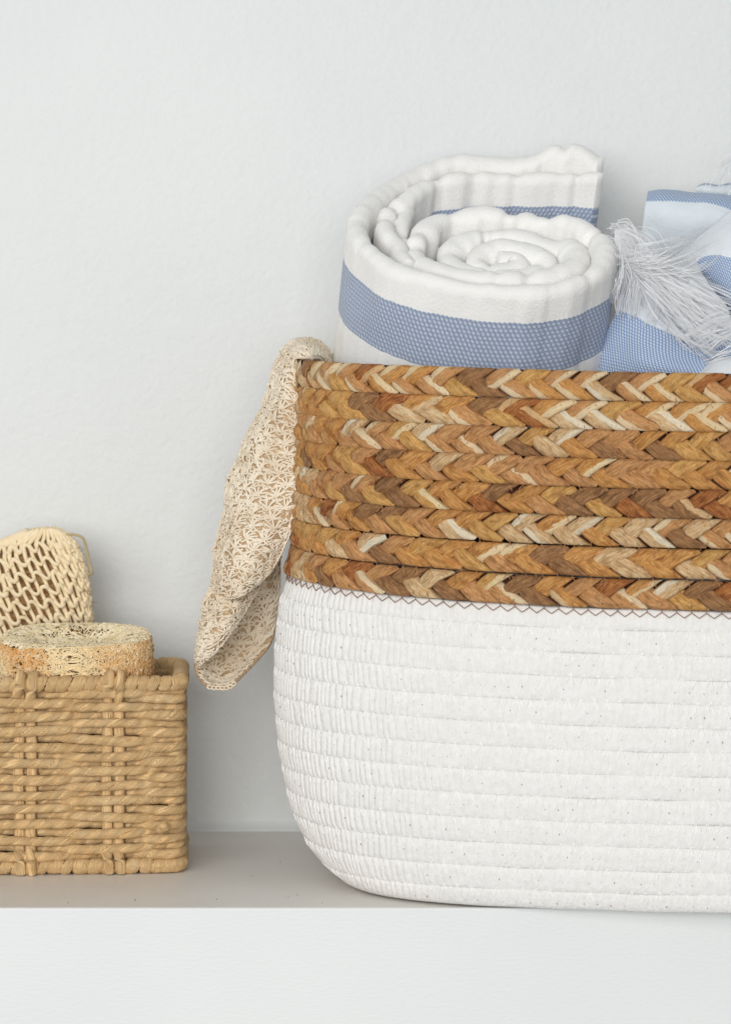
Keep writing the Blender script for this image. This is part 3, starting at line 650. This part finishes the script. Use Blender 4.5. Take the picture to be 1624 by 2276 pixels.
def yarn_stitches(m, G, uv, nrm, seed, fan=.0108, rowh=.0060, rad=.00056):
    """rows of crochet shells: strands fanning out of one hole, laid on the surface"""
    R = random.Random(seed); nu, nv = G.shape[:2]
    LU = uv[:, nv//2, 1]/100                       # length down the middle
    def sp(l, x):                                  # l down (m), x from the middle (m)
        i = np.interp(l, LU, np.arange(nu)); i0 = int(min(max(i, 0), nu-1)); wd = uv[i0, :, 0]/100
        j = np.interp(x+wd[-1]/2, wd, np.arange(nv)); i = min(max(i, 0), nu-1.001); j = min(max(j, 0), nv-1.001)
        a, b = int(i), int(j); fi, fj = i-a, j-b
        p = (G[a, b]*(1-fi)+G[a+1, b]*fi)*(1-fj)+(G[a, b+1]*(1-fi)+G[a+1, b+1]*fi)*fj
        return p, nrm[a, b], abs(x) > wd[-1]/2+.0003
    l = .001; row = 0
    while l < LU[-1]:
        i0 = int(np.interp(l, LU, np.arange(nu))); wd = uv[min(i0, nu-1), -1, 0]/100
        x = -wd/2-(fan/2 if row % 2 else 0)-fan*.2+.0015*math.sin(row)
        while x < wd/2+fan*.5:
            sgn = 1
            ns = R.choice([7, 8, 8, 9]); rot = R.gauss(0, .45); ax = x+R.uniform(-.0008, .0008); al = l+R.uniform(-.0008, .0008)
            for k in range(ns):
                a = (k-(ns-1)/2)/(ns-1)*2.5+R.uniform(-.15, .15)+rot; ln = rowh*R.uniform(1.1, 1.5)
                pts = []; bad = 0
                bend = R.uniform(-.35, .35)+a*.35
                for q in np.linspace(0, 1, 6):
                    dx = math.sin(a+bend*q)*ln*q*.88; dl = -math.cos(a+bend*q)*ln*q*.8+ln*.32
                    p, n_, o_ = sp(al+dl, ax+dx); bad += o_ or al+dl < 0 or al+dl > LU[-1]
                    pts.append(p+n_*(.0004+.0013*math.sin(PI*q**.8)+R.uniform(-.00015, .00015)))
                if bad <= 1:
                    m.tube(pts, np.array([.7, 1, 1.1, 1.1, 1, .75])*rad*R.uniform(.85, 1.15), 6)
            # chain loop across the top of the shell
            for k in range(3):
                pts = []; bad = 0; cx_ = ax+(k-1)*fan*.33
                for q in np.linspace(-1, 1, 6):
                    p, n_, o_ = sp(al-rowh*.62+.0007*math.cos(q*PI)+R.uniform(-.0002, .0002)+abs(cx_-ax)*.35, cx_+q*fan*.22); bad += o_
                    pts.append(p+n_*(.0010+.0006*math.cos(q*1.6)))
                if bad <= 1: m.tube(pts, rad*.9, 6)
            x += fan*R.uniform(.94, 1.06)
        for k in range(int(wd/.0030)):               # short uneven loops between the shells
            x0 = R.uniform(-wd/2, wd/2); l0 = l+R.uniform(-.5, .5)*rowh; a = R.uniform(0, 2*PI); pts = []; bad = 0; c_ = R.uniform(-2.2, 2.2)
            for q in np.linspace(0, 1, 5):
                p, n_, o_ = sp(l0+math.sin(a+c_*q)*.0026*q, x0+math.cos(a+c_*q)*.0026*q); bad += o_ or l0 < .001 or l0 > LU[-1]-.002
                pts.append(p+n_*(.0004+.0014*math.sin(PI*q)))
            if not bad: m.tube(pts, rad*R.uniform(.7, 1.0), 5)
        l += rowh*R.uniform(.92, 1.08); row += 1
def border(m, G, nrm, side, seed, rad=.00058):
    R = random.Random(seed)
    e = {'L': (G[:, 0], nrm[:, 0]), 'R': (G[:, -1], nrm[:, -1]), 'B': (G[-1], nrm[-1])}[side]
    p = resample(e[0], .0021); n = len(p); c = G.reshape(-1, 3).mean(0)
    t = np.gradient(p, axis=0); t /= np.linalg.norm(t, axis=1)[:, None]
    for i in range(n-1):
        nn_ = np.array([0, -1, 0]); sd = np.cross(t[i], nn_); sd /= np.linalg.norm(sd)
        for sg in (-1, 1):
            q = [p[i]+sd*sg*.0002+nn_*.0008, p[i]+t[i]*.0010+sd*sg*.0009+nn_*.0013, p[i]+t[i]*.0024+sd*sg*.0008+nn_*.0012, p[i]+t[i]*.0030+nn_*.0006]
            m.tube(catmull(q, 6), rad*R.uniform(.85, 1.15), 5)
for k, (nm, rows) in enumerate(panels.items()):
    nu = 150 if k == 0 else 50
    G, uv, nrm = grid_surface(rows, nu, 36, seed=11+k, wr=.0014)
    m = MB(); m.grid(G, uv); o = m.build(nm, YGND, cro); s = o.modifiers.new('thickness', 'SOLIDIFY'); s.thickness = .0016; s.offset = 0
    m = MB(); yarn_stitches(m, G, uv, nrm, 5+k)
    for sd in {0: 'RBL', 1: 'RB', 2: 'B'}[k]: border(m, G, nrm, sd, 3)
    y = m.build('yarn', YARN, o); y['kind'] = 'stuff'

# ------------------------------------------------------------------ small paper cord basket
WF = 0.096; WD_ = .104; WX1 = -.0968; WX0 = -.372; ZT = .1085
wb = tag(empty('cord_basket', ((WX0+WX1)/2, WF+WD_/2, 0)), 'small tan rectangular basket woven from twisted paper cord', 'basket')
# stakes in pairs
def X_at(px, D=1.6): return (px-HX)*D/FPX
stake_x = []
for px in (55, 250): stake_x.append(X_at(px, 1.597))
sp_ = stake_x[1]-stake_x[0]; stake_x = [stake_x[0]-sp_*k for k in (4, 3, 2, 1) if stake_x[0]-sp_*k > WX0+.01]+stake_x
CR = .00268
def outline(inset, n_c=8):
    """front, right, back, left path of a rounded rectangle (counter clockwise from front left)"""
    r = .007; x0, x1, y0, y1 = WX0+inset, WX1-inset, WF+inset, WF+WD_-inset; pts = []
    for cx, cy, a0 in ((x0+r, y1-r, PI/2), (x0+r, y0+r, PI), (x1-r, y0+r, PI*1.5), (x1-r, y1-r, 2*PI)):
        for k in range(n_c+1): a = a0+PI/2*k/n_c; pts.append((cx+r*math.cos(a), cy+r*math.sin(a), 0))
    pts.append(pts[0]); return resample(np.array(pts, float), .0015)
OL = outline(.0045)
tO = np.gradient(OL, axis=0); tO /= np.linalg.norm(tO, axis=1)[:, None]; nO = np.stack([tO[:, 1], -tO[:, 0], 0*tO[:, 0]], -1)
NC = 22; z0c, z1c = .0105, .0985
def cord(m, path, rad, pitch, ph, ns=44, lob=.50, R=rng):
    n = len(path); t = np.gradient(path, axis=0); t /= np.linalg.norm(t, axis=1)[:, None]
    up = np.array([0, 0, 1.]); a = np.cross(t, up); a /= np.linalg.norm(a, axis=1)[:, None]+1e-9; b = np.cross(a, t)
    L = np.concatenate([[0], np.cumsum(np.linalg.norm(np.diff(path, axis=0), axis=1))])
    sd = R.random()*100
    wob = np.array([nz(l, sd, 0, 60) for l in L]); wob2 = np.array([nz(l, sd, 5, 200) for l in L])
    tw = L/pitch*2*PI+ph+wob*1.8
    th = np.arange(ns)*2*PI/ns
    A = th[None, :]+0*L[:, None]; ang = A-tw[:, None]
    rr = rad*(1+.16*wob+.05*wob2)[:, None]*(.90+.14*np.abs(np.cos(ang))-.42*np.exp(-np.cos(ang)**2/.014) if lob > .2 else 1.0-.1*np.cos(ang*2))
    # paper creases
    rr *= 1+.03*np.sin(ang*7+sd)+.02*np.sin(ang*13+L[:, None]*500+sd)
    pts = path[:, None]+rr[..., None]*(np.cos(A)[..., None]*a[:, None]+np.sin(A)[..., None]*b[:, None])
    uv = np.stack([np.broadcast_to(L[:, None]*100, A.shape)+sd, (ang/(2*PI)) % 1.0*1.0], -1)
    uv[..., 1] = np.sin(ang)*.5+.5
    m.grid(pts, uv, close_v=True)
def stakewave(x, par):
    """+1 in front of stakes, -1 behind, alternating between neighbouring stakes"""
    k = (x-stake_x[-1])/sp_; return math.cos(k*PI)*(1 if par else -1)
for i in range(NC):
    z = z1c+(z0c-z1c)*i/(NC-1); par = (i % 2 == 0)
    pth = OL.copy(); R2 = random.Random(i+50); sd = R2.random()*50
    fr = np.array([stakewave(p[0], par) for p in OL]); fr = np.sign(fr)*np.abs(fr)**.7
    # near the front right corner every other cord tucks behind
    cornerd = np.clip((OL[:, 0]-(WX1-.030))/.018, 0, 1)
    side = (OL[:, 1] > WF+.012)
    val = fr*(1-cornerd)+(.55 if not par else -.9)*cornerd
    amp = .0034
    endc = np.clip((OL[:, 0]-(WX1-.012))/.008, 0, 1)
    val = val*(1-endc)+(.30 if not par else .05)*endc
    pth += nO*(val*amp)[:, None]
    wz = np.array([nz(p[0], p[1], sd, 22) for p in OL])
    pth[:, 2] = z+wz*.0013+(.0007*np.sin((OL[:, 0])*46+i*.6))
    pth[:, 2] += np.where(side, 0, (1-cornerd)*0)
    m = MB(); cord(m, pth, CR*R2.uniform(.93, 1.08), .0175*R2.uniform(.88, 1.15), R2.random()*6, R=R2)
    m.build('woven_cord', CORD, wb)
# stakes
def stake(x, y, zb, zt, rad, bow=0):
    pth = np.array([(x+.0004*math.sin(z*90+x*400), y, z) for z in np.linspace(zb, zt, 60)])
    t = np.gradient(pth, axis=0); m = MB()
    th = np.arange(10)*2*PI/10; R2 = random.Random(int(abs(x)*1e5)); sd = R2.random()*50
    rr = rad*(1+.10*np.array([nz(z, sd, 0, 120) for z in pth[:, 2]]))[:, None]*(1+.09*np.sin(th*5+sd)[None]+0*pth[:, :1])
    pts = pth[:, None]+rr[..., None]*np.stack([np.cos(th)+0*rr, .6*np.sin(th)+0*rr, 0*rr], -1)
    uv = np.stack([np.broadcast_to(pth[:, 2:3]*100, rr.shape), np.broadcast_to(th[None]/(2*PI), rr.shape)], -1); m.grid(pts, uv, close_v=True)
    return m.build('stake', CORD, wb)
for x in stake_x:
    for dx in (-.0033, .0033):
        stake(x+dx, WF+.0040, .004, .104, .0031); stake(x+dx, WF+WD_-.0045, .004, .104, .0031)
# corner posts wound with cord
for cx, cy in ((WX1-.0085, WF+.0085), (WX1-.0085, WF+WD_-.0085), (WX0+.0055, WF+WD_-.0055), (WX0+.0055, WF+.0055)):
    m = MB(); R2 = random.Random(int(cx*1e4+cy*1e3))
    zz = np.linspace(.006, .103, 240); th = np.arange(16)*2*PI/16
    wv = np.array([nz(z, cx, cy, 150) for z in zz])
    lob = np.abs(np.sin((zz[:, None]-.0022*np.cos(th)[None]+wv[:, None]*.001)*PI/.0062))**.5
    rr = .0026+.0005*lob+.0003*wv[:, None]
    pts = np.stack([cx+rr*np.cos(th)[None], cy+rr*np.sin(th)[None], zz[:, None]+0*rr], -1)
    uv = np.stack([np.broadcast_to(th[None]*.5, rr.shape), np.broadcast_to(zz[:, None]*40, rr.shape)], -1)
    m.grid(pts, uv, close_v=True); m.build('corner_post', CORD, wb)
# wrapped rims: core + single wraps
def wrapped(zc, rad, inset, R2, step=.0070):
    r = .008; x0, x1, y0, y1 = WX0+inset, WX1-inset, WF+inset, WF+WD_-inset; pts = []
    for cx, cy, a0 in ((x0+r, y1-r, PI/2), (x0+r, y0+r, PI), (x1-r, y0+r, PI*1.5), (x1-r, y1-r, 2*PI)):
        for k in range(9): a = a0+PI/2*k/8; pts.append((cx+r*math.cos(a), cy+r*math.sin(a), zc))
    pts.append(pts[0]); path = resample(np.array(pts), .0006)
    m = MB(); m.tube(path, rad*.8, 8, closed=False); core = m.build('rim_core', LINING, wb)
    t = np.gradient(path, axis=0); t /= np.linalg.norm(t, axis=1)[:, None]
    L = len(path)*.0006; s_ = 0
    while s_ < L-.003:
        wd = step*R2.uniform(.78, 1.2); i = min(len(path)-2, int((s_+wd/2)/.0006))
        p = path[i]; tt = t[i]; out = np.array([tt[1], -tt[0], 0]); up = np.array([0, 0, 1.])
        sl = R2.uniform(.10, .42); rad2 = rad*R2.uniform(.93, 1.09)
        n1, n2 = 14, 8; ang = np.arange(n1)*2*PI/n1; v = np.linspace(-1, 1, n2)
        A, V = np.meshgrid(ang, v, indexing='ij'); sd = R2.random()*30
        rr = rad2*(.70+.34*np.sqrt(np.clip(1-V**2, 0, 1))**.8+.03*np.sin(V*9+sd+A)+.03*np.sin(A*2+sd))
        al = V*wd*(.54 if max(abs(tt)) > .999 else .95)+sl*rad*np.sin(A)
        g = p+al[..., None]*tt+rr[..., None]*(np.cos(A)[..., None]*out+np.sin(A)[..., None]*up)
        uv = np.stack([A*.8+sd, (V+1)/2], -1)
        m = MB(); m.grid(g, uv, close_u=True); m.build('rim_wrap', CORD, core).location = (0, 0, 0)
        s_ += wd
    return core
wrapped(.1035, .0044, .0042, random.Random(5))
wrapped(.0044, .0042, .0042, random.Random(6))
# vertical ties over the rim at the stakes
for x in stake_x:
    for dx, h in ((-.0030, .098), (.0034, .094)):
        pth = catmull([(x+dx-.001, WF+.0035, h), (x+dx, WF-.0002, h+.004), (x+dx+.0005, WF-.0002, .1035), (x+dx+.0008, WF+.0020, .1083), (x+dx+.001, WF+.0055, .1085)], 24)
        m = MB(); R2 = random.Random(int(abs(x+dx)*1e5)); cord(m, pth, .0026, .20, R2.random()*6, lob=.12, R=R2); m.build('stake_tie', CORD, wb)
        pth = catmull([(x+dx-.001, WF+.0020, .0125), (x+dx, WF-.0010, .0095), (x+dx+.0005, WF-.0002, .005), (x+dx+.0008, WF+.0010, .0012)], 20)
        m = MB(); cord(m, pth, .0026, .20, R2.random()*6, lob=.12, R=R2); m.build('stake_tie', CORD, wb)
# floor and dark inner lining
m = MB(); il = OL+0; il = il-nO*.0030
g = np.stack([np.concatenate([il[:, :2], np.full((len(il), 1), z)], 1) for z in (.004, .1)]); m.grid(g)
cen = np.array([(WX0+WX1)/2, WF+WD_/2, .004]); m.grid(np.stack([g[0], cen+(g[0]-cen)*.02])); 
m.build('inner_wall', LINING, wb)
m = MB(); kp = catmull([list(P(346, 1846, 1.597)), list(P(354, 1840, 1.591)), list(P(362, 1836, 1.588)), list(P(367, 1832, 1.587))], 14)
m.tube(kp, np.interp(np.arange(14), [0, 3, 8, 11, 13], [.0006, .0022, .0030, .0026, .0001]), 7); m.build('cord_knot', CORD, wb, smooth=False)
wb.rotation_euler.z = math.radians(3.6); wb.location.x -= .0025; wb.location.y -= .0066

# ------------------------------------------------------------------ loofah
lc = P(172, 1450, 1.636); LZ0, LZ1 = P(172, 1560, 1.636).z, .0
LA, LB = 167*1.62/FPX, .0315
ltop = P(172, 1412, 1.636).z; lbot = ltop-.036
loo = tag(empty('loofah_sponge', (lc.x, lc.y, lbot)), 'oval loofah sponge slice with pale top and golden fibrous side, in the small basket', 'loofah')
TIL = .135
def lpt(a, z, k=1.0):
    n = 2.7; ca, sa = math.cos(a), math.sin(a)
    x = LA*k*math.copysign(abs(ca)**(2/n), ca); y = LB*k*math.copysign(abs(sa)**(2/n), sa)
    zz = z+y*TIL*1.0
    sag = -.0016*math.sin(a*2+.5)
    return np.array([lc.x+x, lc.y+y-(z-lbot)*TIL, zz+sag*(z > lbot+.02)])
m = MB(); H = ltop-lbot
na = 160; A = np.arange(na)*2*PI/na
prof = [(0, .94), (.1, .955), (.5, .955), (.85, .945), (.93, .925), (.95, .88), (.935, .80), (.88, .67), (.80, .57), (.78, .4), (.78, .1), (.78, .001)]
g = np.array([[lpt(a, lbot+H*f, k) for a in A] for f, k in prof]); g[:, :, 2] += nzarr(g, 120, 2)*.0008; m.grid(g, close_v=True)
m.build('sponge_core', LOOFC, loo)
R2 = random.Random(3)
m = MB()
for k in range(6200):
    side = k < 4300
    if side:
        a = R2.uniform(PI*.98, 2.02*PI); f = R2.random(); hd = R2.uniform(-.9, .9)+(PI if R2.random() < .5 else 0); ln = R2.uniform(.003, .0085)
        cu = R2.uniform(-260, 260); pts = []; q = 0.; z = lbot+.002+H*.96*f; s_ = a; ro = R2.uniform(.985, 1.022)
        st = ln/6
        for i in range(7):
            rr_ = ro+.012*math.sin(i*1.1+k); 
            zc = min(z, lbot+H*1.0)
            over = max(0, (zc-(lbot+H*.9))/(H*.1)); pts.append(lpt(s_, zc, rr_-.03*over))
            hd += cu*st+R2.uniform(-.5, .5); spd = math.hypot(LA*math.sin(s_), LB*math.cos(s_))+.008
            s_ += math.cos(hd)*st/spd; z += math.sin(hd)*st
            if z < lbot: break
        m.tube(pts, R2.uniform(.0002, .00042), 4, mi=0)
    else:
        a = R2.uniform(0, 2*PI); kk = R2.uniform(.0, 1.0)**.5; ln = R2.uniform(.004, .010); hd = R2.uniform(0, 2*PI); cu = R2.uniform(-260, 260)
        x = lpt(a, lbot, kk); pts = []; st = ln/6; 
        for i in range(7):
            dx, dy = (x[0]-lc.x)/LA, (x[1]-lc.y)/LB; rr_ = (abs(dx)**2.7+abs(dy)**2.7)**(1/2.7)
            if rr_ > 1.0: break
            dish = np.interp(rr_, [0, .42, .56, .68, .85, .93, 1.0], [.85, .85, .88, .96, 1.0, 1.0, .965])
            z = lbot+H*dish+(x[1]-lc.y)*TIL+R2.uniform(0, .0012)
            pts.append(np.array([x[0], x[1]-H*TIL, z])); hd += cu*st+R2.uniform(-.6, .6); x = x+np.array([math.cos(hd), math.sin(hd)*.9, 0])*st
        if len(pts) > 2: m.tube(pts, R2.uniform(.0002, .00038), 4, mi=1)
o = m.build('sponge_fibres', [LOOF, LOOFT], loo); o['kind'] = 'stuff'

# ------------------------------------------------------------------ knitted sisal mitt
mitt = tag(empty('sisal_mitt', tuple(P(60, 1450, 1.66))), 'cream knitted sisal bath mitt standing behind the loofah in the small basket', 'bath mitt')
def mitt_pt(al, h, off=0.0):
    """al: angle round the flattened tube (0 = facing the camera), h: 0 top .. 1 bottom"""
    yr = 1176+h*330
    xr = np.interp(yr, [1170, 1178, 1190, 1213, 1249, 1293, 1381, 1520], [122, 140, 156, 172, 185, 196, 204, 207])
    xl = np.interp(yr, [1170, 1200, 1230, 1300, 1520], [60, -40, -60, -75, -80])
    xc, W = (xr+xl)/2, (xr-xl)/2
    px = xc+W*math.sin(al)*(1+off*8); D = 1.688-(.013+off)*math.cos(al)*min(1, .25+h*2.2)
    tilt = -22*(px-60)/140*max(0, 1-h*.6)*1.0
    return np.array(P(px, yr-max(0, 0)*1+ (0 if h > 0 else 0)+tilt*.6+10*(1-h), D))
m = MB()
ncol = 22; nrow = 10
for r_ in range(nrow+1):
    npt = ncol*16; pts = []
    for i in range(npt+1):
        t = i/16*2*PI                                   # one loop per column
        c = t/(2*PI)+.30*math.sin(2*t)/(2*PI)*2.0
        yy = (r_+.5)-.76*math.cos(t)
        h = yy/nrow
        al = ((c+.22*nz(c, r_*2.7, 8, .9))/ncol)*2*PI-PI+h*1.0-.4
        off = .0013*math.cos(2*t+.2)
        pts.append(mitt_pt(al, max(h, -.02)+.007*nz(c, r_*3.3, 1, 1.3)+.004*math.sin(c*5.1+r_*2.3), off))
    p = np.array(pts); m.tube(p, .00132*(1+.12*np.sin(np.arange(len(p))*.11+r_)), 6)
m.build('knitted_mesh', SISAL, mitt)
# closing strands on the top and inner lining fibres
m = MB(); R2 = random.Random(9)
for k in range(420):
    al = R2.uniform(-1.0, 1.0); h = R2.uniform(.14, .95); p = mitt_pt(al, h); p[1] += R2.uniform(.003, .010)
    pts = [p]; d = np.array([R2.gauss(0, 1), R2.gauss(0, .4), R2.gauss(0, 1)]); d /= np.linalg.norm(d)
    for i in range(5): d += np.array([R2.gauss(0, .5), R2.gauss(0, .2), R2.gauss(0, .5)]); d /= np.linalg.norm(d); pts.append(pts[-1]+d*.0022)
    m.tube(pts, .00022, 3)
o = m.build('lining_fibres', FLUFF, mitt); o['kind'] = 'stuff'
m = MB(); g = np.array([[mitt_pt(al, h)+np.array([0, .008*abs(math.cos(al)), 0]) for al in np.linspace(-1.45, 1.45, 30)] for h in np.linspace(.06, 1, 24)]); g += nzarr(g, 90, 3)[..., None]*.002
M_ = Mat('mitt_lining', .9, .1); o_ = M_.obj(); a_ = M_.noise(o_, 400, 3, .7); M_.color(M_.mix(a_.step(.35, .65), srgb(186, 140, 96), srgb(226, 188, 140))); M_.bump(a_, .002, 1)
m.grid(g); m.build('mitt_lining', M_.m, mitt)
m = MB(); m.tube(catmull([list(P(144, 1190, 1.686)), list(P(164, 1188, 1.687)), list(P(184, 1196, 1.688)), list(P(193, 1222, 1.690)), list(P(199, 1252, 1.690)), list(P(204, 1273, 1.688)), list(P(192, 1277, 1.686))], 40), .0009, 6)
m.build('hanging_loop', LOOPC, mitt)
print('done')
